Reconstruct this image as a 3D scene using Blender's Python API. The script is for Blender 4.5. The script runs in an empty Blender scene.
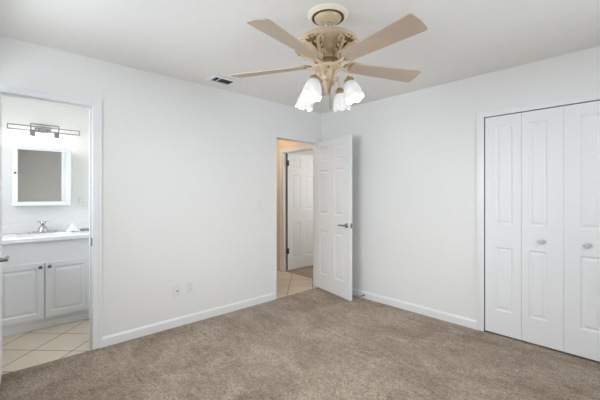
import bpy, bmesh, math, random
from mathutils import Vector, Matrix
random.seed(7)
C = bpy.context.scene.collection
PI = math.pi
R = math.radians

# ------------------------------------------------------------------ camera, world, daylight, exposure
scene = bpy.context.scene
cd = bpy.data.cameras.new('camera'); cam = bpy.data.objects.new('camera', cd); C.objects.link(cam)
cam.location = (3.202, -3.412, 1.30)
cam.rotation_euler = (R(90), 0, R(47.0))
cd.sensor_width = 36.0; cd.lens = 19.8; cd.shift_y = -0.0095; cd.clip_start = 0.02
scene.camera = cam

w = bpy.data.worlds.new('world'); scene.world = w; w.use_nodes = True
bg = w.node_tree.nodes['Background']; bg.inputs[0].default_value = (0.62, 0.78, 1.0, 1); bg.inputs[1].default_value = 1.2

def area(name, loc, rot, sx, sy, power, col, spread=180):
    l = bpy.data.lights.new(name, 'AREA'); l.shape = 'RECTANGLE'; l.size = sx; l.size_y = sy; l.energy = power; l.color = col; l.spread = R(spread)
    o = bpy.data.objects.new(name, l); C.objects.link(o); o.location = loc; o.rotation_euler = rot
    return o
# daylight entering through the two windows of the walls behind the camera (placed just outside the glass)
area('daylight_back', (1.25, -3.86, 1.50), (R(90 - 26), 0, 0), 1.55, 1.35, 56, (0.85, 0.92, 1.0), 180)
area('daylight_right', (3.86, -1.50, 1.50), (R(90 - 26), 0, R(90)), 1.35, 1.35, 38, (0.85, 0.92, 1.0), 180)

area('added_daylight_bathroom', (-0.65, -3.86, 1.45), (R(90 - 15), 0, 0), 0.78, 0.95, 25, (0.86, 0.93, 1.0))  # added light from the unseen bathroom window, brightens the vanity
scene.view_settings.view_transform = 'Standard'
scene.view_settings.look = 'None'
scene.view_settings.gamma = 1.0
scene.view_settings.use_curve_mapping = False
scene.view_settings.exposure = -0.05

# ------------------------------------------------------------------ materials
def srgb(r, g, b):
    f = lambda c: (c / 12.92 if c <= 0.04045 else ((c + 0.055) / 1.055) ** 2.4)
    return (f(r / 255), f(g / 255), f(b / 255), 1)

def mat(name, col, rough=0.5, metal=0.0, noise=0.0, nscale=30.0, bump=0.0, bscale=200.0, spec=0.5):
    m = bpy.data.materials.new(name); m.use_nodes = True
    nt = m.node_tree; N = nt.nodes; L = nt.links
    b = N['Principled BSDF']
    b.inputs['Roughness'].default_value = rough; b.inputs['Metallic'].default_value = metal
    b.inputs['Specular IOR Level'].default_value = spec
    tc = N.new('ShaderNodeTexCoord')
    n = N.new('ShaderNodeTexNoise'); n.inputs['Scale'].default_value = nscale; n.inputs['Detail'].default_value = 3
    L.new(tc.outputs['Object'], n.inputs['Vector'])
    r = N.new('ShaderNodeValToRGB')
    lo = tuple(c * (1 - noise) for c in col[:3]) + (1,); hi = tuple(min(1, c * (1 + noise)) for c in col[:3]) + (1,)
    r.color_ramp.elements[0].color = lo; r.color_ramp.elements[1].color = hi
    r.color_ramp.elements[0].position = 0.3; r.color_ramp.elements[1].position = 0.7
    L.new(n.outputs['Fac'], r.inputs['Fac']); L.new(r.outputs['Color'], b.inputs['Base Color'])
    if bump:
        n2 = N.new('ShaderNodeTexNoise'); n2.inputs['Scale'].default_value = bscale; n2.inputs['Detail'].default_value = 2
        L.new(tc.outputs['Object'], n2.inputs['Vector'])
        bp = N.new('ShaderNodeBump'); bp.inputs['Strength'].default_value = bump; bp.inputs['Distance'].default_value = 0.002
        L.new(n2.outputs['Fac'], bp.inputs['Height']); L.new(bp.outputs['Normal'], b.inputs['Normal'])
    return m

def glow(name, col, strength, base=(0.9, 0.9, 0.88, 1)):
    m = bpy.data.materials.new(name); m.use_nodes = True
    b = m.node_tree.nodes['Principled BSDF']
    b.inputs['Base Color'].default_value = base; b.inputs['Roughness'].default_value = 0.25
    b.inputs['Emission Color'].default_value = col; b.inputs['Emission Strength'].default_value = strength
    return m

M = {}
M['wall'] = mat('wall_paint', (0.82, 0.81, 0.78, 1), 0.6, noise=0.006, nscale=2, bump=0.06, bscale=120)
M['hall_wall_lamplit'] = mat('hall_paint_with_lamplight', (0.88, 0.68, 0.49, 1), 0.6, noise=0.006, nscale=2, bump=0.06, bscale=120)  # orange of the warm lamplight is put into the wall colour
M['ceil'] = mat('ceiling_paint', (0.87, 0.85, 0.81, 1), 0.8, noise=0.008, nscale=3, bump=0.15, bscale=90)
M['trim'] = mat('trim_gloss_paint', (0.82, 0.82, 0.815, 1), 0.35, noise=0.004)
M['door'] = mat('door_paint', (0.84, 0.84, 0.83, 1), 0.5, noise=0.004, spec=0.3)
M['cabinet'] = mat('cabinet_paint', (0.80, 0.80, 0.80, 1), 0.35, noise=0.004)
M['counter'] = mat('cultured_marble', (0.84, 0.83, 0.81, 1), 0.18, noise=0.012, nscale=9)
M['plastic'] = mat('white_plastic', (0.78, 0.78, 0.77, 1), 0.35, noise=0.003)
M['chrome'] = mat('chrome', (0.55, 0.55, 0.54, 1), 0.18, 1.0, noise=0.02)
M['nickel'] = mat('brushed_nickel', (0.33, 0.33, 0.33, 1), 0.25, 1.0, noise=0.05, nscale=60)
M['pewter'] = mat('dark_pewter', (0.16, 0.16, 0.16, 1), 0.4, 0.8, noise=0.05)
M['bronze'] = mat('dark_hinge_metal', (0.075, 0.06, 0.05, 1), 0.45, 0.7, noise=0.1)
M['dark'] = mat('dark_void', (0.025, 0.025, 0.025, 1), 0.9, noise=0.05)
M['duct'] = mat('dark_duct', (0.07, 0.07, 0.068, 1), 0.8, noise=0.1)
M['mirror'] = mat('mirror_silver', (0.86, 0.87, 0.87, 1), 0.02, 1.0)
M['cloth'] = mat('white_terry', (0.84, 0.84, 0.83, 1), 0.95, noise=0.02, bump=0.5, bscale=600)
M['dish'] = mat('grey_stoneware', (0.36, 0.36, 0.36, 1), 0.4, noise=0.3, nscale=120)
M['almond'] = mat('antique_almond', srgb(206, 184, 151), 0.34, noise=0.07, nscale=14)
M['antique'] = mat('antique_gold_wash', srgb(150, 122, 84), 0.5, noise=0.3, nscale=70)
M['cream'] = mat('cream_plaster', srgb(238, 232, 212), 0.6, noise=0.01)
M['blade'] = mat('washed_wood_blade', srgb(194, 174, 153), 0.36, noise=0.03, nscale=8)
M['blade_edge'] = M['blade']
M['dkbeige'] = mat('shadowed_bronze_wash', srgb(96, 76, 52), 0.5, noise=0.2, nscale=60)  # bronze of chain and switch, also painted shade of the canopy gap
def shade_mat():
    m = bpy.data.materials.new('frosted_lamp_glass'); m.use_nodes = True
    nt = m.node_tree; N = nt.nodes; L = nt.links; b = N['Principled BSDF']
    b.inputs['Base Color'].default_value = (0.72, 0.72, 0.71, 1); b.inputs['Roughness'].default_value = 0.3
    b.inputs['Emission Color'].default_value = (1.0, 0.97, 0.93, 1); b.inputs['Emission Strength'].default_value = 0.06
    t = N.new('ShaderNodeBsdfTransparent'); x = N.new('ShaderNodeMixShader'); x.inputs[0].default_value = 0.72
    n = N.new('ShaderNodeTexNoise'); n.inputs['Scale'].default_value = 45; tc = N.new('ShaderNodeTexCoord')
    L.new(tc.outputs['Object'], n.inputs['Vector'])
    r = N.new('ShaderNodeMapRange'); r.inputs[1].default_value = .35; r.inputs[2].default_value = .65; r.inputs[3].default_value = .90; r.inputs[4].default_value = .95
    L.new(n.outputs['Fac'], r.inputs[0]); L.new(r.outputs[0], x.inputs[0])
    L.new(t.outputs[0], x.inputs[1]); L.new(b.outputs[0], x.inputs[2]); L.new(x.outputs[0], N['Material Output'].inputs['Surface'])
    return m
M['shade'] = shade_mat()
M['dkground'] = mat('antiqued_ground', srgb(140, 116, 84), 0.55, noise=0.35, nscale=90)
M['bulb'] = glow('lamp_bulb', (1.0, 0.86, 0.66, 1), 11.0)
M['led'] = glow('vanity_lamp_glass', (1.0, 0.98, 0.95, 1), 18.0)
M['bathlamp'] = glow('bath_lamp_glass', (1.0, 0.98, 0.96, 1), 16.0)
M['halllamp'] = glow('hall_lamp_glass', (1.0, 0.92, 0.82, 1), 32.0)

def carpet_mat():
    m = bpy.data.materials.new('carpet'); m.use_nodes = True
    nt = m.node_tree; N = nt.nodes; L = nt.links; b = N['Principled BSDF']
    b.inputs['Roughness'].default_value = 0.95; b.inputs['Specular IOR Level'].default_value = 0.1
    b.inputs['Sheen Weight'].default_value = 0.15
    tc = N.new('ShaderNodeTexCoord')
    def noise(scale, detail, rough=0.5, dist=0.0, stretch=None):
        n = N.new('ShaderNodeTexNoise'); n.inputs['Scale'].default_value = scale; n.inputs['Detail'].default_value = detail
        n.inputs['Roughness'].default_value = rough; n.inputs['Distortion'].default_value = dist
        if stretch:
            mp = N.new('ShaderNodeMapping'); mp.inputs['Rotation'].default_value = (0, 0, stretch[0]); mp.inputs['Scale'].default_value = (stretch[1], stretch[2], 1)
            L.new(tc.outputs['Object'], mp.inputs['Vector']); L.new(mp.outputs['Vector'], n.inputs['Vector'])
        else: L.new(tc.outputs['Object'], n.inputs['Vector'])
        return n.outputs['Fac']
    def ramp(src, a, c, pa, pb):
        r = N.new('ShaderNodeValToRGB'); r.color_ramp.elements[0].color = a; r.color_ramp.elements[1].color = c
        r.color_ramp.elements[0].position = pa; r.color_ramp.elements[1].position = pb
        L.new(src, r.inputs['Fac']); return r.outputs['Color']
    def mix(t, f, a, c):
        x = N.new('ShaderNodeMix'); x.data_type = 'RGBA'; x.blend_type = t; x.inputs[0].default_value = f
        L.new(a, x.inputs[6]); L.new(c, x.inputs[7]); return x.outputs[2]
    base = ramp(noise(2.2, 5, 0.6, 0.8), srgb(160, 140, 120), srgb(186, 168, 148), 0.38, 0.62)        # brushed nap patches
    g = lambda v: (v, v, v, 1)
    def darks(scale, detail, dist, stretch, lo, pa, pb): return ramp(noise(scale, detail, 0.7, dist, stretch), g(lo), g(1.0), pa, pb)
    scuff = darks(7.0, 6, 1.6, (R(-45), 0.40, 1.7), 0.62, 0.33, 0.41)                                 # dark scuffed furrows in the nap
    mid = ramp(noise(24, 5, 0.85, 0.6), g(0.72), g(1.10), 0.38, 0.60)                                   # tufts and footprints
    streak = ramp(noise(9, 4, 0.65, 0.5, (R(-40), 0.5, 2.2)), g(0.88), g(1.04), 0.36, 0.56)
    fine = ramp(noise(75, 5, 0.95), g(0.30), g(1.50), 0.37, 0.63)                                      # individual pile
    c = mix('MULTIPLY', 1.0, base, mid); c = mix('MULTIPLY', 1.0, c, streak); c = mix('MULTIPLY', 1.0, c, scuff); c = mix('MULTIPLY', 1.0, c, fine)
    L.new(c, b.inputs['Base Color'])
    bp = N.new('ShaderNodeBump'); bp.inputs['Strength'].default_value = 0.8; bp.inputs['Distance'].default_value = 0.012
    L.new(noise(110, 4, 0.75), bp.inputs['Height'])
    bp2 = N.new('ShaderNodeBump'); bp2.inputs['Strength'].default_value = 0.5; bp2.inputs['Distance'].default_value = 0.03
    L.new(noise(14, 3, 0.6, 0.5), bp2.inputs['Height']); L.new(bp.outputs['Normal'], bp2.inputs['Normal'])
    L.new(bp2.outputs['Normal'], b.inputs['Normal'])
    return m
M['carpet'] = carpet_mat()

def tile_mat():
    m = bpy.data.materials.new('floor_tile'); m.use_nodes = True
    nt = m.node_tree; N = nt.nodes; L = nt.links; b = N['Principled BSDF']
    b.inputs['Roughness'].default_value = 0.35
    tc = N.new('ShaderNodeTexCoord')
    mp = N.new('ShaderNodeMapping'); mp.inputs['Rotation'].default_value = (0, 0, R(-45)); mp.inputs['Location'].default_value = TILE_OFF
    L.new(tc.outputs['Object'], mp.inputs['Vector'])
    bk = N.new('ShaderNodeTexBrick'); bk.offset = 0.0; bk.squash = 1.0
    bk.inputs['Color1'].default_value = srgb(222, 208, 188); bk.inputs['Color2'].default_value = srgb(214, 198, 178); bk.inputs['Mortar'].default_value = srgb(92, 80, 68)
    bk.inputs['Scale'].default_value = 1.0; bk.inputs['Mortar Size'].default_value = 0.0042; bk.inputs['Mortar Smooth'].default_value = 0.2
    bk.inputs['Brick Width'].default_value = TILE; bk.inputs['Row Height'].default_value = TILE
    L.new(mp.outputs['Vector'], bk.inputs['Vector'])
    n = N.new('ShaderNodeTexNoise'); n.inputs['Scale'].default_value = 6; n.inputs['Detail'].default_value = 5
    L.new(tc.outputs['Object'], n.inputs['Vector'])
    r = N.new('ShaderNodeValToRGB'); r.color_ramp.elements[0].color = (0.86, 0.85, 0.84, 1); r.color_ramp.elements[1].color = (1.05, 1.05, 1.05, 1)
    L.new(n.outputs['Fac'], r.inputs['Fac'])
    x = N.new('ShaderNodeMix'); x.data_type = 'RGBA'; x.blend_type = 'MULTIPLY'; x.inputs[0].default_value = 1
    L.new(bk.outputs['Color'], x.inputs[6]); L.new(r.outputs['Color'], x.inputs[7]); L.new(x.outputs[2], b.inputs['Base Color'])
    bp = N.new('ShaderNodeBump'); bp.invert = True; bp.inputs['Strength'].default_value = 0.4; bp.inputs['Distance'].default_value = 0.002
    L.new(bk.outputs['Fac'], bp.inputs['Height']); L.new(bp.outputs['Normal'], b.inputs['Normal'])
    return m
TILE = 0.335
TILE_OFF = (2.478, 1.992, 0)
M['tile'] = tile_mat()

def glass_mat():
    m = bpy.data.materials.new('window_glass'); m.use_nodes = True
    nt = m.node_tree; N = nt.nodes; L = nt.links
    t = N.new('ShaderNodeBsdfTransparent'); g = N.new('ShaderNodeBsdfGlossy'); g.inputs['Roughness'].default_value = 0.02
    f = N.new('ShaderNodeFresnel'); x = N.new('ShaderNodeMixShader')
    L.new(f.outputs[0], x.inputs[0]); L.new(t.outputs[0], x.inputs[1]); L.new(g.outputs[0], x.inputs[2])
    L.new(x.outputs[0], N['Material Output'].inputs['Surface'])
    return m
M['glass'] = glass_mat()

# ------------------------------------------------------------------ mesh helpers
class MB:
    def __init__(s): s.v = []; s.f = []
    def add(s, vs, fs, mx=None):
        o = len(s.v)
        s.v += [tuple(mx @ Vector(p)) if mx else tuple(p) for p in vs]
        s.f += [tuple(i + o for i in f) for f in fs]
        return s
    def box(s, x0, x1, y0, y1, z0, z1, mx=None):
        vs = [(x0, y0, z0), (x1, y0, z0), (x1, y1, z0), (x0, y1, z0), (x0, y0, z1), (x1, y0, z1), (x1, y1, z1), (x0, y1, z1)]
        return s.add(vs, [(0, 3, 2, 1), (4, 5, 6, 7), (0, 1, 5, 4), (1, 2, 6, 5), (2, 3, 7, 6), (3, 0, 4, 7)], mx)
    def lathe(s, prof, n=32, mx=None, fn=None):
        """prof: list of (r, z). fn(r,z,t,k)->(r,z) optional modulation."""
        vs = []; fs = []
        for k, (r, z) in enumerate(prof):
            for i in range(n):
                t = 2 * PI * i / n
                rr, zz = fn(r, z, t, k) if fn else (r, z)
                vs.append((rr * math.cos(t), rr * math.sin(t), zz))
        for k in range(len(prof) - 1):
            for i in range(n):
                j = (i + 1) % n
                fs.append((k * n + i, k * n + j, (k + 1) * n + j, (k + 1) * n + i))
        if prof[0][0] > 1e-4: fs.append(tuple(range(n))[::-1])
        if prof[-1][0] > 1e-4: fs.append(tuple((len(prof) - 1) * n + i for i in range(n)))
        return s.add(vs, fs, mx)
    def openlathe(s, prof, n=32, mx=None, fn=None):
        vs = []; fs = []
        for k, (r, z) in enumerate(prof):
            for i in range(n):
                t = 2 * PI * i / n
                rr, zz = fn(r, z, t, k) if fn else (r, z)
                vs.append((rr * math.cos(t), rr * math.sin(t), zz))
        for k in range(len(prof) - 1):
            for i in range(n):
                j = (i + 1) % n
                fs.append((k * n + i, k * n + j, (k + 1) * n + j, (k + 1) * n + i))
        return s.add(vs, fs, mx)
    def tube(s, pts, r, n=8, mx=None):
        pts = [Vector(p) for p in pts]
        rs = r if isinstance(r, (list, tuple)) else [r] * len(pts)
        vs = []; fs = []; up = None
        for k, p in enumerate(pts):
            d = (pts[min(k + 1, len(pts) - 1)] - pts[max(k - 1, 0)]).normalized()
            if up is None:
                up = Vector((0, 0, 1)) if abs(d.z) < 0.9 else Vector((1, 0, 0))
            a = d.cross(up).normalized(); bb = a.cross(d).normalized(); up = bb
            for i in range(n):
                t = 2 * PI * i / n
                vs.append(tuple(p + a * (rs[k] * math.cos(t)) + bb * (rs[k] * math.sin(t))))
        for k in range(len(pts) - 1):
            for i in range(n):
                j = (i + 1) % n
                fs.append((k * n + i, k * n + j, (k + 1) * n + j, (k + 1) * n + i))
        fs.append(tuple(range(n))[::-1]); fs.append(tuple((len(pts) - 1) * n + i for i in range(n)))
        return s.add(vs, fs, mx)
    def prism(s, outline, z0, z1, mx=None):
        n = len(outline)
        vs = [(x, y, z0) for x, y in outline] + [(x, y, z1) for x, y in outline]
        fs = [tuple(range(n))[::-1], tuple(range(n, 2 * n))] + [(i, (i + 1) % n, n + (i + 1) % n, n + i) for i in range(n)]
        return s.add(vs, fs, mx)
    def sphere(s, c, r, n=14, m=9, sc=(1, 1, 1), mx=None):
        vs = [(c[0], c[1], c[2] - r * sc[2])]; fs = []
        for k in range(1, m):
            ph = -PI / 2 + PI * k / m
            for i in range(n):
                t = 2 * PI * i / n
                vs.append((c[0] + r * sc[0] * math.cos(ph) * math.cos(t), c[1] + r * sc[1] * math.cos(ph) * math.sin(t), c[2] + r * sc[2] * math.sin(ph)))
        vs.append((c[0], c[1], c[2] + r * sc[2]))
        for i in range(n): fs.append((0, 1 + (i + 1) % n, 1 + i))
        for k in range(m - 2):
            for i in range(n):
                a = 1 + k * n; j = (i + 1) % n
                fs.append((a + i, a + j, a + n + j, a + n + i))
        a = 1 + (m - 2) * n
        for i in range(n): fs.append((a + i, a + (i + 1) % n, len(vs) - 1))
        return s.add(vs, fs, mx)
    def build(s, name, m, parent=None, bevel=0.0, smooth=False, seg=2):
        me = bpy.data.meshes.new(name); me.from_pydata(s.v, [], s.f)
        bm = bmesh.new(); bm.from_mesh(me); bmesh.ops.recalc_face_normals(bm, faces=bm.faces); bm.to_mesh(me); bm.free()
        me.materials.append(m)
        o = bpy.data.objects.new(name, me); C.objects.link(o)
        if parent: o.parent = parent
        if smooth:
            for p in me.polygons: p.use_smooth = True
            me.set_sharp_from_angle(angle=R(40))
        if bevel:
            b = o.modifiers.new('bevel', 'BEVEL'); b.width = bevel; b.segments = seg; b.limit_method = 'ANGLE'; b.angle_limit = R(40)
        return o

def tag(o, label=None, cat=None, group=None, kind=None):
    if label: o['label'] = label
    if cat: o['category'] = cat
    if group: o['group'] = group
    if kind: o['kind'] = kind
    return o
def empty(name, loc=(0, 0, 0), rz=0.0):
    o = bpy.data.objects.new(name, None); C.objects.link(o); o.location = loc; o.rotation_euler = (0, 0, rz); o.empty_display_size = 0.1
    return o
def struct(o, label, cat): return tag(o, label, cat, kind='structure')

CEIL = 2.44; T = 0.12
XR = 3.75; YB = -3.75                       # right wall and back wall of the bedroom
BJ0, BJ1, BH = -3.370, -2.800, 2.035        # bathroom doorway in the left wall
EJ0, EJ1, EH = -0.830, -0.052, 2.012        # hall doorway
CX0, CX1, CH = 2.110, 3.290, 2.028          # closet opening in the far wall
BX = -1.38; BY1 = -2.50                     # bathroom mirror wall / right wall
HY = 0.18; HX = -1.62                       # hall end wall / hall far side

# ------------------------------------------------------------------ the setting
struct(MB().box(0, XR + T, YB - T, 0.0, -0.10, 0.0).build('floor', M['carpet']), 'tan cut pile carpet covering the whole bedroom floor', 'carpet floor')
struct(MB().box(BX - T, 0, YB - T, BY1 + T, -0.10, -0.006).build('floor_bathroom', M['tile']), 'beige diagonal tile floor in front of the bathroom vanity', 'tile floor')
struct(MB().box(HX - T, 0, BY1 + T, HY + 0.04, -0.10, -0.006).build('floor_hall', M['tile']), 'beige tile floor of the hall behind the open bedroom door', 'tile floor')
struct(MB().box(HX - T, 0.5, HY + 0.04, 2.1, -0.10, 0.0).build('floor_far_room', M['carpet']), 'brown carpet of the room beyond the hall doorway', 'carpet floor')
struct(MB().box(CX0 - 0.2, XR + T, 0.0, 0.80, -0.10, -0.002).build('floor_closet', M['carpet']), 'carpet inside the closet behind the bifold doors', 'carpet floor')
struct(MB().box(HX - T, XR + T, YB - T, 2.1, CEIL, CEIL + 0.1).build('ceiling', M['ceil']), 'flat off-white painted ceiling holding the fan', 'ceiling')

wl = MB()
for (a, b, z0, z1) in ((YB - T, BJ0 - .018, -.1, CEIL), (BJ0 - .018, BJ1 + .018, BH + .018, CEIL), (BJ1 + .018, EJ0, -.1, CEIL), (EJ0, EJ1, EH, CEIL), (EJ1, HY, -.1, CEIL)):
    wl.box(-T, 0, a, b, z0, z1)
struct(wl.build('wall_left', M['wall']), 'long white wall with the bathroom doorway and the hall doorway', 'wall')
wf = MB()
for (a, b, z0, z1) in ((0, CX0, -.1, CEIL), (CX0, CX1, CH, CEIL), (CX1, XR + T, -.1, CEIL)):
    wf.box(a, b, 0, T, z0, z1)
struct(wf.build('wall_far', M['wall']), 'white wall between the open door and the closet, with the closet opening', 'wall')

def wall_with_window(name, along, fixed, a0, a1, w0, w1, z0, z1, label):
    m = MB()
    for (a, b, c, d) in ((a0, w0, 0, CEIL), (w1, a1, 0, CEIL), (w0, w1, 0, z0), (w0, w1, z1, CEIL)):
        if along == 'x': m.box(a, b, fixed - T, fixed, c, d)
        else: m.box(fixed, fixed + T, a, b, c, d)
    struct(m.build(name, M['wall']), label, 'wall')
wall_with_window('wall_back', 'x', YB, 0, XR + T, 0.45, 2.05, 0.80, 2.20, 'white wall with a window opposite the closet')
wall_with_window('wall_right', 'y', XR, YB, 0, -2.20, -0.80, 0.80, 2.20, 'white wall with a window opposite the bathroom doorway')

def window(name, along, fixed, w0, w1, z0, z1, label):
    root = empty(name, (0, 0, 0)); struct(root, label, 'window')
    def bx(m, a, b, d0, d1, c, d):
        if along == 'x': m.box(a, b, fixed - d1, fixed - d0, c, d)
        else: m.box(fixed + d0, fixed + d1, a, b, c, d)
    f = MB(); t = 0.05
    bx(f, w0, w0 + t, .02, .09, z0, z1); bx(f, w1 - t, w1, .02, .09, z0, z1)
    bx(f, w0 + t, w1 - t, .02, .09, z0, z0 + t); bx(f, w0 + t, w1 - t, .02, .09, z1 - t, z1)
    zm = (z0 + z1) / 2; bx(f, w0 + t, w1 - t, .03, .08, zm - .02, zm + .02)
    f.build('window_frame', M['trim'], root, 0.003)
    g = MB(); bx(g, w0 + t, w1 - t, .052, .058, z0 + t, z1 - t); g.build('pane', M['glass'], root)
    s = MB(); bx(s, w0 - .04, w1 + .04, -.05, .02, z0 - .03, z0); s.build('window_sill', M['trim'], root, 0.004)
window('window_1', 'x', YB, 0.45, 2.05, 0.80, 2.20, 'white sash window in the back wall')
window('window_2', 'y', XR, -2.20, -0.80, 0.80, 2.20, 'white sash window in the right wall')

window('added_bath_window', 'x', YB, -1.05, -.25, .95, 1.95, 'small white window added unseen left of the vanity to brighten it')  # unseen window added to let more light onto the vanity
# bathroom, hall, far room, closet shells
struct(MB().box(BX - T, BX, YB - T, BY1 + T, -.1, CEIL).build('wall_bathroom_mirror', M['wall']), 'white bathroom wall carrying the mirror cabinet and vanity light', 'wall')
struct(MB().box(BX, -T, BY1, BY1 + T, -.1, CEIL).build('wall_bathroom_right', M['wall']), 'white side wall at the right end of the vanity', 'wall')
struct(MB().box(BX, -1.05, YB - T, YB, -.1, CEIL).box(-.25, -T, YB - T, YB, -.1, CEIL).box(-1.05, -.25, YB - T, YB, -.1, .95).box(-1.05, -.25, YB - T, YB, 1.95, CEIL).build('wall_bathroom_left', M['wall']), 'white bathroom side wall with a small added window left of the vanity', 'wall')
struct(MB().box(HX - T, HX, BY1 + T, HY, -.1, CEIL).build('wall_hall_side', M['hall_wall_lamplit']), 'cream side wall of the hall with warm lamplight in its colour', 'wall')
HD0, HD1, HDH = -1.072, -0.27, 2.010        # doorway at the end of the hall
hw = MB()
for (a, b, z0, z1) in ((HX - T, HD0, -.1, CEIL), (HD0, HD1, HDH, CEIL), (HD1, 0.5, -.1, CEIL)): hw.box(a, b, HY, HY + .10, z0, z1)
struct(hw.build('wall_hall_end', M['hall_wall_lamplit']), 'cream hall wall around the inner doorway, orange lamplight put into its colour', 'wall')
struct(MB().box(HX - T, HX, HY + .10, 2.1, -.1, CEIL).box(0.5, 0.5 + T, HY + .10, 2.1, -.1, CEIL).box(HX - T, 0.5 + T, 2.1, 2.2, -.1, CEIL).build('wall_far_room', M['wall']), 'white walls of the room beyond the hall', 'wall')
struct(MB().box(CX0 - .2, CX0 - .12, T, .8, -.1, CEIL).box(XR, XR + T, T, .8, -.1, CEIL).box(CX0 - .2, XR + T, .8, .9, -.1, CEIL).build('wall_closet', M['wall']), 'white walls inside the closet behind the bifold doors', 'wall')

# ------------------------------------------------------------------ baseboards and casings
def base_profile(m, p0, p1, nrm, h=0.086, t=0.013):
    """baseboard from p0 to p1 (xy), protruding along nrm, with an eased top"""
    p0 = Vector((p0[0], p0[1], 0)); p1 = Vector((p1[0], p1[1], 0)); n = Vector((nrm[0], nrm[1], 0))
    pr = [(0, 0), (t, 0), (t, h - .018), (t * .75, h - .010), (t * .45, h - .004), (t * .35, h), (0, h)]
    k = len(pr); vs = []
    for p in (p0, p1):
        for (d, z) in pr: q = p + n * d; vs.append((q.x, q.y, z))
    m.add(vs, [tuple(range(k))[::-1], tuple(range(k, 2 * k))] + [(i, (i + 1) % k, k + (i + 1) % k, k + i) for i in range(k)])
CW = 0.068; CT = 0.016
bl = MB(); base_profile(bl, (0, BJ1 + CW), (0, EJ0 - .026), (1, 0)); base_profile(bl, (0, YB), (0, BJ0 - CW), (1, 0))
struct(bl.build('baseboard_left', M['trim']), 'white baseboard along the long left wall', 'baseboard')
bf = MB(); base_profile(bf, (0.013, 0), (CX0 - CW, 0), (0, -1)); base_profile(bf, (CX1 + CW, 0), (XR, 0), (0, -1))
struct(bf.build('baseboard_far', M['trim']), 'white baseboard along the wall beside the closet', 'baseboard')
bb = MB(); base_profile(bb, (0, YB), (XR, YB), (0, 1)); struct(bb.build('baseboard_back', M['trim']), 'white baseboard under the back window', 'baseboard')
br = MB(); base_profile(br, (XR, YB), (XR, 0), (-1, 0)); struct(br.build('baseboard_right', M['trim']), 'white baseboard under the right window', 'baseboard')

# bathroom doorway: jamb liner with stop, casing both sides, strike plate
root = empty('trim_1', (0, 0, 0)); struct(root, 'white casing and jamb around the bathroom doorway', 'door frame')
j = MB()
j.box(-T - .002, .002, BJ1, BJ1 + .018, 0, BH); j.box(-T - .002, .002, BJ0 - .018, BJ0, 0, BH); j.box(-T - .002, .002, BJ0 - .018, BJ1 + .018, BH, BH + .018)
j.box(-.075, -.040, BJ1 - .010, BJ1, 0, BH - .010); j.box(-.075, -.040, BJ0, BJ0 + .010, 0, BH - .010); j.box(-.075, -.040, BJ0, BJ1, BH - .010, BH)
j.build('jamb', M['trim'], root, 0.002)
for sx in (1, -1):
    c = MB()
    def cb(y0, y1, z0, z1, d0, d1):
        if sx > 0: c.box(d0, d1, y0, y1, z0, z1)
        else: c.box(-T - d1, -T - d0, y0, y1, z0, z1)
    cb(BJ1 + .003, BJ1 + CW, 0, BH + CW - .004, 0, CT * .7); cb(BJ1 + CW - .022, BJ1 + CW, 0, BH + CW - .004, CT * .7, CT)
    cb(BJ0 - CW, BJ0 - .003, 0, BH + CW - .004, 0, CT * .7); cb(BJ0 - CW, BJ0 - CW + .022, 0, BH + CW - .004, CT * .7, CT)
    cb(BJ0 - .003, BJ1 + .003, BH + .003, BH + CW - .004, 0, CT * .7); cb(BJ0 - CW + .022, BJ1 + CW - .022, BH + CW - .026, BH + CW - .004, CT * .7, CT)
    c.build('casing', M['trim'], root, 0.003)
tag(MB().box(-.038, -.004, BJ1 - .002, BJ1, .865, .935).build('strike_plate', M['nickel'], root, 0.0015), 'metal strike plate')

# hall doorway: thin jamb
root = empty('trim_2', (0, 0, 0)); struct(root, 'thin white jamb lining the hall doorway', 'door frame')
j = MB(); q = .010
j.box(-T - .003, .006, EJ0 - .024, EJ0 + .002, 0, EH + .022); j.box(-T - .003, .006, EJ1 - .002, EJ1 + .024, 0, EH + .022); j.box(-T - .003, .006, EJ0 + .002, EJ1 - .002, EH - .002, EH + .022)
j.build('jamb', M['trim'], root, 0.003)

# inner hall doorway casing
root = empty('trim_3', (0, 0, 0)); struct(root, 'white casing around the doorway at the end of the hall', 'door frame')
c = MB()
c.box(HD0 - .062, HD0 - .010, HY - .014, HY, 0, HDH + .055); c.box(HD1 + .010, HD1 + .08, HY - .014, HY, 0, HDH + .055); c.box(HD0 - .010, HD1 + .010, HY - .014, HY, HDH - .005, HDH + .055)
c.box(HD0 - .062, HD0 - .046, HY - .019, HY - .014, 0, HDH + .055); c.box(HD0 - .046, HD1 + .062, HY - .019, HY - .014, HDH + .037, HDH + .055)
c.build('casing', M['trim'], root, 0.003)
j = MB(); j.box(HD0 - .004, HD0 + .014, HY, HY + .105, 0, HDH - .018); j.box(HD1 - .014, HD1 + .004, HY, HY + .105, 0, HDH - .018); j.box(HD0, HD1, HY, HY + .105, HDH - .018, HDH)
j.build('jamb', M['trim'], root, 0.002)

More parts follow.
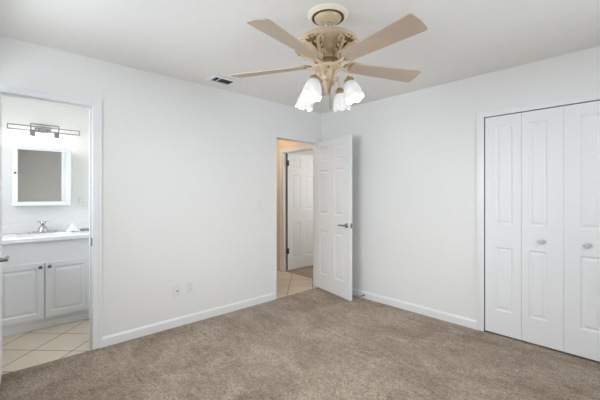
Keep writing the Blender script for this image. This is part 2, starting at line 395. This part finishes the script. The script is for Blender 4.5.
# closet casing and head jamb
root = empty('trim_4', (0, 0, 0)); struct(root, 'white casing around the closet opening', 'door frame')
c = MB()
for (a, b, o0, o1) in ((CX0 - CW, CX0 - .004, CX0 - CW, CX0 - CW + .020), (CX1 + .004, CX1 + CW, CX1 + CW - .02, CX1 + CW)):
    c.box(a, b, -CT * .7, 0, 0, CH + CW - .004); c.box(o0, o1, -CT, -CT * .7, 0, CH + CW - .004)
c.box(CX0 - .004, CX1 + .004, -CT * .7, 0, CH - .001, CH + CW - .004); c.box(CX0 - CW + .02, CX1 + CW - .02, -CT, -CT * .7, CH + CW - .024, CH + CW - .004)
c.build('casing', M['trim'], root, 0.003)
j = MB(); j.box(CX0 - .006, CX0, 0, T, 0, CH + .006); j.box(CX1, CX1 + .006, 0, T, 0, CH + .006); j.box(CX0, CX1, 0, T, CH, CH + .006)
j.build('jamb', M['trim'], root)
tag(MB().box(CX0, CX1, .030, .055, CH - .005, CH).build('track', M['nickel'], root), 'metal door track')

# ------------------------------------------------------------------ panelled door leaves
def leaf(m, W, H, t, panels, mx):
    """slab 0..W x (y -t..0) x 0..H with moulded raised panels on both faces"""
    xs = sorted({0, W} | {p[0] for p in panels} | {p[1] for p in panels}); zs = sorted({0, H} | {p[2] for p in panels} | {p[3] for p in panels})
    def solid(x, z): return not any(p[0] < x < p[1] and p[2] < z < p[3] for p in panels)
    for (yf, sg) in ((-t, 1), (0, -1)):
        for i in range(len(xs) - 1):
            for k in range(len(zs) - 1):
                if solid((xs[i] + xs[i + 1]) / 2, (zs[k] + zs[k + 1]) / 2):
                    m.add([(xs[i], yf, zs[k]), (xs[i + 1], yf, zs[k]), (xs[i + 1], yf, zs[k + 1]), (xs[i], yf, zs[k + 1])], [(0, 1, 2, 3)], mx)
        for (x0, x1, z0, z1) in panels:
            rings = [(0, 0), (.004, .0024), (.010, .0075), (.015, .0085), (.019, .0085), (.035, .0026), (.038, .0018)]
            vs = []; fs = []
            for (ins, dep) in rings:
                y = yf + sg * dep
                vs += [(x0 + ins, y, z0 + ins), (x1 - ins, y, z0 + ins), (x1 - ins, y, z1 - ins), (x0 + ins, y, z1 - ins)]
            for a in range(len(rings) - 1):
                for b in range(4):
                    fs.append((a * 4 + b, a * 4 + (b + 1) % 4, a * 4 + 4 + (b + 1) % 4, a * 4 + 4 + b))
            e = (len(rings) - 1) * 4; fs.append((e, e + 1, e + 2, e + 3))
            m.add(vs, fs, mx)
    for (a, b) in (((0, 0), (W, 0)), ((W, 0), (W, H)), ((W, H), (0, H)), ((0, H), (0, 0))):
        m.add([(a[0], -t, a[1]), (b[0], -t, b[1]), (b[0], 0, b[1]), (a[0], 0, a[1])], [(0, 1, 2, 3)], mx)
    return m
def weld(o):
    bm = bmesh.new(); bm.from_mesh(o.data); bmesh.ops.remove_doubles(bm, verts=bm.verts, dist=1e-5); bmesh.ops.recalc_face_normals(bm, faces=bm.faces); bm.to_mesh(o.data); bm.free()
    return o
def six(W, st, mu):
    w_ = (W - 2 * st - mu) / 2; out = []
    for (z0, z1) in ((.205, .80), (1.02, 1.615), (1.735, 1.925)):
        out += [(st, st + w_, z0, z1), (st + w_ + mu, W - st, z0, z1)]
    return out
def lever(mx_parent, u, z, side, d, t, parent):
    """side -1: on the y=-t face; d: direction the lever points along u"""
    y0 = -t if side < 0 else 0.0; s = side
    m = MB()
    rot = Matrix.Translation((u, y0, z)) @ Matrix.Rotation(R(90) * (1 if s < 0 else -1), 4, 'X')
    m.lathe([(0.0, 0), (.031, 0), (.031, .004), (.026, .009), (.014, .012), (.0115, .030), (.0125, .044), (.011, .050), (0, .052)], 24, rot)
    m.tube([(u, y0 + s * .043, z), (u + d * .03, y0 + s * .046, z + .001), (u + d * .07, y0 + s * .047, z + .002), (u + d * .105, y0 + s * .044, z - .002)], [.0095, .0085, .0075, .006], 10)
    m.sphere((u + d * .107, y0 + s * .044, z - .002), .0095)
    return m.build('lever_handle', M['nickel'], parent, smooth=True)

# door_1: the bedroom door, swung wide open
LW, LT, LH = 0.765, 0.035, 2.008
d1 = empty('door_1', (-0.043, -0.064, 0.012), R(-11.6))
struct(d1, 'white six-panel door standing wide open into the bedroom', 'door')
weld(leaf(MB(), LW, LH, LT, six(LW, .122, .135), None).build('door_leaf', M['door'], d1))
lever(None, LW - .062, .905, -1, -1, LT, d1)
lever(None, LW - .062, .905, 1, -1, LT, d1)
tag(MB().box(LW, LW + .0015, -.029, -.006, .875, .935).box(LW, LW + .009, -.023, -.012, .898, .913).build('latch_plate', M['nickel'], d1), 'metal latch plate on the door edge')
for z in (.22, 1.02, 1.80):
    h = MB(); h.tube([(-.004, .004, z - .045), (-.004, .004, z + .045)], .006, 10); h.box(-.0015, 0, -.030, .004, z - .044, z + .044); h.build('hinge', M['bronze'], d1)

# door_2: leaf of the room beyond the hall, folded back 90 degrees
W2_ = 0.735
d2 = empty('door_2', (-1.055, HY + .060, 0.012), R(90))
struct(d2, 'white six-panel door open beyond the hall, seen through the doorway', 'door')
weld(leaf(MB(), W2_, 1.985, LT, six(W2_, .115, .135), None).build('door_leaf', M['door'], d2))
for z in (.325, 1.815):
    h = MB(); h.tube([(-.006, -LT - .004, z - .045), (-.006, -LT - .004, z + .045)], .008, 10); h.box(-.003, .004, -LT - .002, 0, z - .045, z + .045); h.box(-.004, .030, -LT - .003, -LT, z - .048, z + .048)
    tag(h.build('hinge', M['bronze'], d2), 'dark metal hinge')
tag(MB().box(-.0035, -.0005, -LT, -.004, .01, 1.975).build('hinge_gap_shade', M['bronze'], d2), 'dark strip painted as shade in the gap at the hinge edge')  # dark strip stands for the shaded gap beside the hinges

# door_3: the bathroom door, opened back towards the camera (its edge-on face fills the left border)
d3 = empty('door_3', (0.020, BJ0 + .008, 0.012), R(-3.4))
struct(d3, 'white bathroom door opened into the bedroom, edge-on at the left border', 'door')
W3_ = 0.575
m3 = leaf(MB(), W3_, 1.995, LT, six(W3_, .095, .09), None)
ol = weld(m3.build('door_leaf', M['door'], d3)); ol.location = (0, 0, 0)
lever(None, W3_ - .058, .895, 1, -1, LT, d3)

# door_4 / door_5: bifold closet doors, two hinged panels each
def bifold(name, x0, label, knob_leaf):
    root = empty(name, (x0, 0.031, 0.014)); struct(root, label, 'closet door')
    W_ = 0.2925; H_ = 2.007
    for k in (0, 1):
        xa, xb = ((.088, W_ - .068) if k != knob_leaf else (.050, W_ - .108)) if knob_leaf else ((.100, W_ - .052) if k == 0 else (.042, W_ - .118))
        pn = [(xa, xb, .215, .800), (xa, xb, 1.010, 1.915)]
        lf = weld(leaf(MB(), W_, H_, .030, pn, Matrix.Translation((.0015 + k * .2945, 0, 0))).build('door_panel', M['door'], root))
        if k == knob_leaf:
            kx = .0015 + k * .2945 + W_ / 2
            rot = Matrix.Translation((kx, -.030, .888)) @ Matrix.Rotation(R(90), 4, 'X')
            m = MB().lathe([(0, 0), (.011, 0), (.010, .010), (.012, .014), (.021, .020), (.022, .026), (.018, .031), (.008, .033), (0, .0335)], 24, rot)
            kn = m.build('knob', M['knob'], lf, smooth=True)
            tag(kn, 'small pale grey round knob')
        if k == 0:
            for z in (.25, 1.0, 1.78): MB().tube([(.0015 + W_ + .0015, .002, z - .03), (.0015 + W_ + .0015, .002, z + .03)], .004, 8).build('hinge', M['nickel'], root)
M['knob'] = mat('satin_knob', (0.55, 0.55, 0.55, 1), 0.35, 0.0, noise=0.02)
bifold('door_4', CX0 + .001, 'white bifold closet door nearer the bedroom door', 1)
bifold('door_5', CX0 + .5895, 'white bifold closet door cut by the right border', 0)

# ------------------------------------------------------------------ bathroom things
FX = -0.83; VY0, VY1 = -3.47, BY1 - 0.003   # vanity face plane and ends
van = empty('bathroom_vanity', (BX + .25, -3.0, -0.006)); tag(van, 'white two-door vanity cabinet under the bathroom counter', 'cabinet')
P = van.location
def off(m): m.v = [(a - P.x, b - P.y, c - P.z) for a, b, c in m.v]; return m
off(MB().box(BX + .004, FX, VY0, VY1, .085, .740).box(FX - .018, FX, VY0, VY1, .740, .8495).box(BX + .004, FX - .018, VY0, VY0 + .018, .740, .8495).box(BX + .004, FX - .018, VY1 - .018, VY1, .740, .8495)).build('cabinet_body', M['cabinet'], van, 0.0)
off(MB().box(BX + .004, FX - .022, VY0 + .004, VY1, -.006, .085)).build('toe_kick', M['cabinet'], van, 0.002)
def vdoor(y0, y1, ky):
    z0, z1 = .108, .640; t = .018
    mx = Matrix.Translation((FX, y0, z0)) @ Matrix(((0, -1, 0, 0), (1, 0, 0, 0), (0, 0, 1, 0), (0, 0, 0, 1)))
    W_ = y1 - y0; H_ = z1 - z0
    m = leaf(MB(), W_, H_, t, [(.048, W_ - .048, .048, H_ - .048)], mx)
    o = weld(off(m).build('cabinet_door', M['cabinet'], van))
    rot = Matrix.Translation((FX + t, ky, .600)) @ Matrix.Rotation(R(90), 4, 'Y')
    k = MB().lathe([(0, 0), (.006, 0), (.006, .010), (.0145, .014), (.0165, .020), (.012, .026), (0, .028)], 20, rot)
    tag(off(k).build('knob', M['pewter'], o, smooth=True), 'round dark pewter knob')
vdoor(-3.412, -3.046, -3.075); vdoor(-3.036, -2.670, -3.005)

# countertop with integrated oval basin and backsplash
ct = empty('vanity_countertop', (BX + .25, -3.0, .850)); tag(ct, 'white cultured marble countertop with sink on the vanity', 'countertop')
P = ct.location
m = MB(); nx, ny = 26, 44; x0, x1, y0, y1 = BX + .002, FX + .030, VY0 - .01, BY1 - .001
def ctop(x, y):
    sx, sy = (x - (-1.05)) / .155, (y - (-3.015)) / .215
    r2 = sx * sx + sy * sy
    if r2 < 1: return .889 - .125 * (1 - r2) ** 0.45
    e = (x1 - x)
    return .889 - (.006 if e < .005 else 0)
vs = [(x0 + (x1 - x0) * i / nx, y0 + (y1 - y0) * k / ny) for k in range(ny + 1) for i in range(nx + 1)]
top = [(a, b, ctop(a, b)) for a, b in vs]
fs = [(k * (nx + 1) + i, k * (nx + 1) + i + 1, (k + 1) * (nx + 1) + i + 1, (k + 1) * (nx + 1) + i) for k in range(ny) for i in range(nx)]
m.add(top, fs)
m.add([(x1, y0, .883), (x1, y1, .883), (x1, y1, .850), (x1, y0, .850)], [(0, 1, 2, 3)])
m.add([(x0, y0, .889), (x1, y0, .883), (x1, y0, .850), (x0, y0, .850)], [(0, 1, 2, 3)])
m.add([(FX - .001, y0, .8505), (x1, y0, .8505), (x1, y1, .8505), (FX - .001, y1, .8505)], [(0, 1, 2, 3)])
off(m).build('counter_slab', M['counter'], ct, smooth=True)
off(MB().box(BX + .001, BX + .020, y0, y1, .889, .985).build and MB().box(BX + .001, BX + .020, y0, y1, .889, .985)).build('backsplash', M['counter'], ct, 0.004)

# faucet
fa = empty('faucet', (-1.265, -3.015, .889)); tag(fa, 'small chrome faucet standing behind the bathroom sink', 'faucet')
m = MB(); ol_ = []
for i in range(28):
    t = 2 * PI * i / 28; ol_.append((.026 * math.copysign(abs(math.sin(t)) ** .8, math.sin(t)), .095 * math.copysign(abs(math.cos(t)) ** .6, math.cos(t))))
m.prism(ol_, 0.0005, .016); m.build('base_plate', M['chrome'], fa, 0.004, smooth=True)
m = MB(); m.lathe([(.036, .015), (.032, .03), (.025, .048), (.022, .06), (0, .064)], 24)
m.tube([(0, 0, .045), (.03, 0, .055), (.07, 0, .056), (.10, 0, .050), (.112, 0, .038)], [.017, .015, .013, .012, .011], 12)
m.build('spout', M['chrome'], fa, smooth=True)
m = MB(); m.lathe([(.012, .062), (.012, .072), (.019, .078), (.021, .088), (.016, .098), (0, .101)], 20); m.tube([(0, 0, .09), (.0, .02, .098), (0, .038, .103)], [.006, .005, .004], 8); m.tube([(0, 0, .09), (.0, -.02, .098), (0, -.038, .103)], [.006, .005, .004], 8)
m.build('handle', M['chrome'], fa, smooth=True)

fa.scale = (1.3, 1.3, 1.2)
# medicine cabinet with mirror door
mc = empty('medicine_cabinet', (BX, -3.0, 1.18)); tag(mc, 'white mirrored medicine cabinet hung above the bathroom faucet', 'mirror cabinet')
P = mc.location
MY0, MY1, MZ0, MZ1 = -3.262, -2.765, 1.180, 1.808
off(MB().box(BX + .001, BX + .100, MY0 + .006, MY1 - .006, MZ0 + .006, MZ1 - .006)).build('cabinet_body', M['cabinet'], mc, 0.003)
f = MB(); fw_ = .042; xf0, xf1 = BX + .102, BX + .124
f.box(xf0, xf1, MY0, MY0 + fw_, MZ0, MZ1); f.box(xf0, xf1, MY1 - fw_, MY1, MZ0, MZ1); f.box(xf0, xf1, MY0 + fw_, MY1 - fw_, MZ0, MZ0 + fw_); f.box(xf0, xf1, MY0 + fw_, MY1 - fw_, MZ1 - fw_, MZ1)
fr = off(f).build('door_frame', M['cabinet'], mc, 0.004)
mm = MB().box(xf0, xf1 - .012, MY0 + fw_ - .002, MY1 - fw_ + .002, MZ0 + fw_ - .002, MZ1 - fw_ + .002)
mm.v = [(x + .045 * (y - (MY0 + MY1) / 2), y, z) for x, y, z in mm.v]
tag(off(mm).build('mirror', M['mirror'], mc), 'plain mirror glass')
k = MB().lathe([(0, 0), (.005, 0), (.005, .008), (.011, .012), (.012, .017), (0, .021)], 16, Matrix.Translation((xf1, MY0 + .020, 1.52)) @ Matrix.Rotation(R(90), 4, 'Y'))
tag(off(k).build('knob', M['pewter'], fr, smooth=True), 'small dark knob')

# vanity light: chrome rectangular outlines with two lamp holders
vl = empty('vanity_light', (BX, -3.0, 2.0)); tag(vl, 'chrome rectangular frame wall light above the medicine cabinet', 'wall light')
P = vl.location
def rect_frame(m, x, y0, y1, z0, z1, t=.009):
    m.box(x, x + t, y0, y1, z0, z0 + t); m.box(x, x + t, y0, y1, z1 - t, z1); m.box(x, x + t, y0, y0 + t, z0 + t, z1 - t); m.box(x, x + t, y1 - t, y1, z0 + t, z1 - t)
off(MB().box(BX + .001, BX + .022, -3.075, -2.935, 1.972, 2.022)).build('back_plate', M['chrome'], vl, 0.003)
m = MB(); rect_frame(m, BX + .058, -3.303, -2.672, 1.976, 2.030); off(m).build('long_frame', M['nickel'], vl, 0.0015)
m = MB(); rect_frame(m, BX + .070, -3.118, -2.865, 1.978, 2.056, .010); m.box(BX + .022, BX + .07, -3.05, -3.035, 1.985, 2.0); m.box(BX + .022, BX + .07, -2.975, -2.96, 1.985, 2.0); off(m).build('centre_frame', M['nickel'], vl, 0.0015)
for yy in (-3.098, -2.892):
    h = off(MB().box(BX + .058, BX + .092, yy - .023, yy + .023, 1.912, 1.985)).build('lamp_holder', M['nickel'], vl, 0.003)
    hp = off(MB().box(BX + .045, BX + .105, yy - .034, yy + .034, 1.846, 1.912)).build('lamp_glass', M['led'], h, 0.008)

# small things on the counter
so = empty('soap_dish', (-1.22, -2.612, .889)); tag(so, 'small grey dish at the right end of the bathroom counter', 'soap dish')
m = MB(); o_ = [(.045 * math.cos(2 * PI * i / 28), .075 * math.copysign(abs(math.sin(2 * PI * i / 28)) ** .7, math.sin(2 * PI * i / 28))) for i in range(28)]
m.prism(o_, .0005, .020); m.build('dish', M['dish'], so, 0.004)
MB().box(-.026, .026, -.042, .042, .021, .034).build('soap', M['cloth'], so, 0.01, smooth=True)
wc = MB(); nn = 22
vs = []; fs = []
for i in range(nn + 1):
    for k in range(nn + 1):
        u = (i / nn - .5) * 2; v = (k / nn - .5) * 2; r = math.hypot(u, v); r = min(r, 1.25)
        hgt = .062 * math.exp(-1.9 * r * r) * (1 + .28 * math.sin(7 * math.atan2(v, u) + 3 * r)) + .011 * (1 + math.sin(5 * u + 2) * math.cos(6 * v + 1)) * (1 - r / 1.6) + .004
        vs.append((u * .058, v * .062, max(.003, hgt)))
fs = [(i * (nn + 1) + k, (i + 1) * (nn + 1) + k, (i + 1) * (nn + 1) + k + 1, i * (nn + 1) + k + 1) for i in range(nn) for k in range(nn)]
wc.add(vs, fs)
o = wc.build('washcloth', M['cloth'], smooth=True); o.location = (-1.170, -2.760, .8865)
sm = o.modifiers.new('thick', 'SOLIDIFY'); sm.thickness = .003
tag(o, 'crumpled white cloth on the bathroom counter beside the grey dish', 'cloth')

# ------------------------------------------------------------------ wall plates
def plate(name, mx, w_, h_, label, cat, kind):
    root = empty(name); root.matrix_world = mx; tag(root, label, cat)
    MB().box(-w_ / 2, w_ / 2, -.006, -.0005, -h_ / 2, h_ / 2).build('cover_plate', M['plastic'], root, 0.003)
    if kind == 'duplex':
        for s in (1, -1):
            r = MB(); o_ = [(.0165 * math.cos(2 * PI * i / 20), max(-.0125, min(.0125, .0165 * math.sin(2 * PI * i / 20)))) for i in range(20)]
            r.prism(o_, .006, .0075, Matrix.Translation((0, 0, s * .0195)) @ Matrix.Rotation(R(90), 4, 'X'))
            rc = r.build('receptacle', M['plastic'], root)
            MB().box(-.0075, -.0055, -.0078, -.0074, s * .0195 - .003, s * .0195 + .006).box(.0055, .0075, -.0078, -.0074, s * .0195 - .003, s * .0195 + .006).sphere((0, -.0074, s * .0195 - .007), .0022).build('slot', M['dark'], rc)
    elif kind == 'jack':
        k = MB().lathe([(0, 0), (.0075, 0), (.0075, .004), (.0048, .004), (.0048, .012), (.002, .012), (0, .010)], 16, Matrix.Translation((.004, -.006, -.004)) @ Matrix.Rotation(R(90), 4, 'X'))
        tag(k.build('coax_jack', M['pewter'], root), 'dark round cable socket')
    else:
        MB().box(-.016, .016, -.0085, -.006, -.033, .033).build('rocker', M['plastic'], root, 0.002)
        MB().box(-.005, .005, -.016, -.0085, -.002, .010).build('toggle', M['plastic'], root, 0.002)
faceX = lambda x, y, z: Matrix.Translation((x, y, z)) @ Matrix.Rotation(R(90), 4, 'Z')
plate('cable_plate', faceX(0, -2.085, .352), .072, .115, 'white wall plate with a single dark cable socket low on the wall', 'wall plate', 'jack')
plate('wall_outlet', faceX(0, -1.945, .360), .070, .115, 'white duplex outlet low on the bedroom wall, right of the cable plate', 'outlet', 'duplex')
plate('light_switch', faceX(0, -1.093, 1.175), .070, .115, 'white light switch beside the hall doorway', 'light switch', 'switch')
plate('wall_outlet', faceX(BX, -2.632, 1.190), .080, .125, 'white outlet on the bathroom wall right of the mirror cabinet', 'outlet', 'duplex')

# door stop on the baseboard
ds = empty('door_stop', (0.735, -.013, .042)); tag(ds, 'small spring door stop on the baseboard behind the open door', 'door stop')
rx = Matrix.Rotation(R(90), 4, 'X')
MB().lathe([(0, 0), (.012, 0), (.011, .004), (.006, .006), (0, .006)], 16, rx).build('base', M['nickel'], ds, smooth=True)
MB().tube([(.006 * math.cos(i * .9), -.006 - i * .0009, .006 * math.sin(i * .9)) for i in range(60)], .0014, 6).build('spring', M['nickel'], ds, smooth=True)
MB().lathe([(.007, .058), (.0085, .060), (.0085, .070), (.006, .074), (0, .075)], 16, rx).build('tip', M['pewter'], ds, smooth=True)

# ------------------------------------------------------------------ ceiling vent
vt = empty('air_vent', (0.267, -1.715, CEIL)); tag(vt, 'white air vent register set in the ceiling near the wall', 'air vent')
f = MB(); hx, hy = .098, .152; ix0, ix1, iy0, iy1 = -.065, .063, -.118, .085
f.box(-hx, ix0, -hy, hy, -.015, -.0005); f.box(ix1, hx, -hy, hy, -.015, -.0005); f.box(ix0, ix1, -hy, iy0, -.015, -.0005); f.box(ix0, ix1, iy1, hy, -.015, -.0005)
f.box(ix0, ix1, -.064, -.050, -.007, -.0005)
f.build('frame', M['trim'], vt, 0.007, seg=1)
tag(MB().box(ix0, ix1, iy0, iy1, -.0015, -.0005).build('duct_opening', M['duct'], vt), 'dark duct behind the louvers')
for k in range(9):
    x = ix0 + (ix1 - ix0) * (k + .5) / 9
    MB().box(-.0008, .0008, iy0, iy1, -.0050, .0, Matrix.Translation((x, 0, -.0015)) @ Matrix.Rotation(R(30), 4, 'Y')).build('louver', M['duct'], vt)
MB().box(.072, .080, .10, .13, -.014, -.007).build('damper_lever', M['plastic'], vt, 0.001)

# ------------------------------------------------------------------ ceiling medallion and fan
FXc, FYc = 1.789, -1.852
md = MB().lathe([(0, -.0005), (.128, -.0005), (.128, -.006), (.122, -.012), (.112, -.013), (.106, -.019), (.098, -.022), (.090, -.019), (.084, -.012), (0, -.012)], 56)
o = md.build('ceiling_medallion', M['cream'], smooth=True); o.location = (FXc, FYc, CEIL); tag(o, 'cream round plaster ring on the ceiling above the fan', 'ceiling medallion')

fan = empty('ceiling_fan', (FXc, FYc, CEIL)); tag(fan, 'beige five-blade ceiling fan with four glowing tulip lamps', 'ceiling fan')
# heights relative to the ceiling
MB().lathe([(0, -.0125), (.086, -.0125), (.088, -.018), (.084, -.030), (.070, -.042), (.050, -.050), (.030, -.054), (0, -.054)], 48).build('canopy', M['almond'], fan, smooth=True)
tag(MB().lathe([(0, -.052), (.024, -.052), (.027, -.064), (.021, -.080), (0, -.086)], 24).build('hanger_ball', M['chrome'], fan, smooth=True), 'shiny hanger ball')
MB().tube([(0, 0, -.09), (0, 0, -.15)], .0135, 16).build('downrod', M['almond'], fan, smooth=True)
mh = MB().lathe([(0, -.118), (.030, -.118), (.036, -.128), (.080, -.136), (.134, -.146), (.174, -.160), (.196, -.180), (.201, -.198), (.190, -.212), (.158, -.226), (.128, -.240), (.104, -.254), (.088, -.268), (.078, -.282), (.074, -.292), (0, -.292)], 64).build('motor_housing', M['almond'], fan, smooth=True)
mn = MB().lathe([(0, -.290), (.070, -.290), (.074, -.296), (.074, -.302), (.067, -.306), (.064, -.318), (.070, -.322), (.070, -.328), (0, -.328)], 48).build('motor_neck', M['antique'], fan, smooth=True)

def bowl(th, h):           # point on the bowl underside, h 0 (neck) .. 1 (rim)
    pr = [(.078, -.282), (.088, -.268), (.104, -.254), (.128, -.240), (.158, -.226), (.190, -.212), (.201, -.198)]
    x = h * (len(pr) - 1); i = min(int(x), len(pr) - 2); fpart = x - i
    r = pr[i][0] * (1 - fpart) + pr[i + 1][0] * fpart; z = pr[i][1] * (1 - fpart) + pr[i + 1][1] * fpart
    return (r * math.cos(th), r * math.sin(th), z - .001)
BA = [R(-78.5 + 72 * k) for k in range(5)]
for a in BA:
    a2 = a
    m = MB()
    for sg in (.74, -.74):
        # C scrolls and acanthus leaves flowing up the bowl from each blade iron
        def P2(u, h):
            q = bowl(a2 + sg * u, h); return (q[0] * 1.055, q[1] * 1.055, q[2] - .010)
        m.tube([P2(.02, .1), P2(.10, .35), P2(.20, .60), P2(.33, .80), P2(.45, .86), P2(.50, .76), P2(.45, .66), P2(.38, .70), P2(.39, .76)], [.009, .011, .0115, .0105, .009, .008, .007, .0065, .005], 8)
        m.tube([P2(.05, .0), P2(.18, .20), P2(.32, .36), P2(.44, .40), P2(.48, .30), P2(.42, .24)], [.009, .010, .009, .0075, .006, .005], 8)
        for (u, h, rr) in ((.26, .50, .013), (.14, .68, .012), (.38, .55, .010), (.10, .88, .011), (.24, .90, .010), (.50, .92, .008)):
            p = P2(u, h); m.sphere(p, rr, 10, 6, (1, 1, .55))
    so2 = m.build('scroll_ornament', M['almond'], mh, smooth=True)
    g = MB(); gv = []
    for ih in range(11):
        h = .04 + .92 * ih / 10; hw_ = .34 * (math.sin(PI * min(1, .18 + .82 * h)) ** .6 if h < .97 else .3) * (.45 + .55 * h)
        for iu in range(9): q = bowl(a, h); ang = a + hw_ * (iu / 4 - 1); rr = math.hypot(q[0], q[1]) + .0012; gv.append((rr * math.cos(ang), rr * math.sin(ang), q[2] - .0008))
    g.add(gv, [(i * 9 + k, i * 9 + k + 1, (i + 1) * 9 + k + 1, (i + 1) * 9 + k) for i in range(10) for k in range(8)])
    tag(g.build('ornament_ground', M['dkground'], mh, smooth=True), 'darker recessed ground of the scrollwork')

tag(MB().lathe([(.0885, -.0125), (.103, -.0125), (.104, -.0225), (.095, -.026), (.0895, -.020)], 48).build('canopy_gap_shade', M['dkbeige'], fan, smooth=True), 'dark ring painted as the shaded gap around the canopy')  # dark band paints the shade between canopy and medallion
# blades
ZB = -.318
def blade_outline():
    pts = []
    r0, r1 = .150, .665; w0, w1 = .050, .074
    def arc(cx, cy, r, a0, a1, n=6): return [(cx + r * math.cos(a0 + (a1 - a0) * i / n), cy + r * math.sin(a0 + (a1 - a0) * i / n)) for i in range(n + 1)]
    pts += arc(r0 + .025, -w0 + .025, .025, R(180), R(270)); pts += arc(r1 - .022, -w1 + .022, .022, R(-90), R(-8)); pts += [(r1 + .006, 0)]
    pts += arc(r1 - .022, w1 - .022, .022, R(8), R(90)); pts += arc(r0 + .025, w0 - .025, .025, R(90), R(180))
    return pts
for a in BA:
    rt_ = Matrix.Rotation(a, 4, 'Z')
    pm = rt_ @ Matrix.Translation((0, 0, ZB)) @ Matrix.Rotation(R(-12), 4, 'X')     # clockwise edge high
    bl_ = MB().prism(blade_outline(), -.0035, .0035, pm).build('blade', M['blade'], fan, 0.0015)
    ir = MB()
    ol2 = [(.110, -.014), (.128, -.030), (.140, -.050), (.160, -.0575), (.190, -.056), (.215, -.040), (.228, -.028), (.250, -.020), (.262, 0)]
    ol2 = ol2 + [(x, -y) for x, y in ol2[-2::-1]]
    ir.prism(ol2, .0040, .0085, pm)
    for (x, y) in ((.180, -.026), (.180, .026), (.225, 0)): ir.sphere((x, y, -.0040), .0055, 10, 6, (1, 1, .4), pm)
    for sg in (1, -1):
        ir.tube([(.112, sg * .010, .002), (.128, sg * .030, .001), (.141, sg * .046, .002), (.156, sg * .0555, .003), (.185, sg * .0555, .004), (.205, sg * .052, .005)], [.006, .006, .0055, .005, .004, .003], 8, pm)
    ir.tube([(.060, 0, -.318), (.10, 0, -.330), (.128, 0, -.328), (.148, 0, -.308)], [.011, .011, .009, .007], 10, rt_)
    ir.build('blade_iron', M['almond'], bl_, smooth=True)

# light kit
MB().lathe([(0, -.326), (.056, -.326), (.082, -.328), (.090, -.333), (.090, -.340), (.078, -.349), (.052, -.357), (.046, -.364), (0, -.364)], 48).build('light_kit_plate', M['almond'], fan, smooth=True)
MB().lathe([(0, -.362), (.044, -.362), (.041, -.378), (.036, -.41), (.032, -.43), (.036, -.438), (.031, -.448), (.022, -.466), (.016, -.476), (.020, -.486), (.012, -.498), (.006, -.510), (0, -.514)], 32).build('light_kit_stem', M['almond'], fan, smooth=True)
MB().sphere((.066 * math.cos(R(-45)), .066 * math.sin(R(-45)), -.3545), .006, 12, 8).build('reverse_switch', M['dkbeige'], fan, smooth=True)
# camera-facing frame: forward (-.731,.682), right (.682,.731); arm directions read from the photo
fwv = Vector((-.731, .682, 0)); rtv = Vector((.682, .731, 0))
for (rr, ff) in ((27.5, -20.5), (20.5, 27.5), (-27.5, 20.5), (-20.5, -27.5)):
    d = (rtv * rr + fwv * ff).normalized(); ang = math.atan2(d.y, d.x); rt_ = Matrix.Rotation(ang, 4, 'Z')
    arm = MB().tube([(.040, 0, -.392), (.062, 0, -.374), (.094, 0, -.366), (.124, 0, -.374), (.141, 0, -.398), (.148, 0, -.440)], [.007, .0065, .006, .006, .0065, .007], 10, rt_)
    arm.tube([(.045, 0, -.425), (.062, 0, -.434), (.078, 0, -.424), (.080, 0, -.408), (.070, 0, -.404), (.066, 0, -.414)], [.004, .004, .004, .0035, .003, .0025], 8, rt_)
    ao = arm.build('lamp_arm', M['almond'], fan, smooth=True)
    sm_ = rt_ @ Matrix.Translation((.148, 0, -.436)) @ Matrix.Rotation(R(-17), 4, 'Y') @ Matrix.Scale(.93, 4)
    MB().lathe([(0, .012), (.012, .012), (.020, .004), (.030, -.006), (.032, -.018), (.031, -.030), (0, -.030)], 24, sm_).build('socket_cup', M['antique'], ao, smooth=True)
    def lobes(r, z, t, k, n=7):
        f_ = max(0.0, (-z - .06) / .09)
        return (r * (1 + .05 * f_ * math.cos(6 * t)), z + .008 * f_ * math.cos(6 * t) * f_)
    so_ = [(.029, -.024), (.038, -.036), (.047, -.054), (.054, -.075), (.058, -.096), (.060, -.115), (.062, -.132), (.065, -.146)]
    si_ = [(r - .0035, z) for r, z in so_[::-1]]
    MB().openlathe(so_ + si_, 48, sm_, lobes).build('glass_shade', M['shade'], ao, smooth=True)
    MB().lathe([(0, -.028), (.013, -.030), (.015, -.044), (.023, -.062), (.028, -.082), (.025, -.102), (.012, -.112), (0, -.114)], 24, sm_).build('bulb', M['bulb'], ao, smooth=True)
    pl = bpy.data.lights.new('lamp_light', 'POINT'); pl.energy = 3.2; pl.color = (1.0, 0.86, 0.66); pl.shadow_soft_size = .012
    po = bpy.data.objects.new('lamp_light', pl); C.objects.link(po); po.parent = ao; po.location = sm_ @ Vector((0, 0, -.122))
pc = MB(); px_, py_ = (fwv * -.02 + rtv * .012).x, (fwv * -.02 + rtv * .012).y
pc.tube([(px_, py_, -.43), (px_, py_, -.60)], .0014, 6)
tag(pc.build('pull_chain', M['dkbeige'], fan), 'thin dark pull chain')

# ------------------------------------------------------------------ hall lamp (warm) and added fill light of the far room
hl = empty('hall_ceiling_light', (-0.95, -0.50, CEIL)); tag(hl, 'round warm flush ceiling light of the hall, behind the wall', 'ceiling light')
MB().lathe([(0, -.0005), (.15, -.0005), (.15, -.02), (.14, -.025), (0, -.025)], 32).build('lamp_base', M['chrome'], hl, smooth=True)
MB().lathe([(.138, -.0255), (.132, -.05), (.10, -.078), (.05, -.092), (0, -.095)], 32).build('lamp_glass', M['halllamp'], hl, smooth=True)
area('fill_far_room', (0.35, 1.2, 1.6), (R(90), 0, R(90)), 1.2, 1.2, 14, (0.95, 0.97, 1.0))  # area light added inside the far room, which has no window
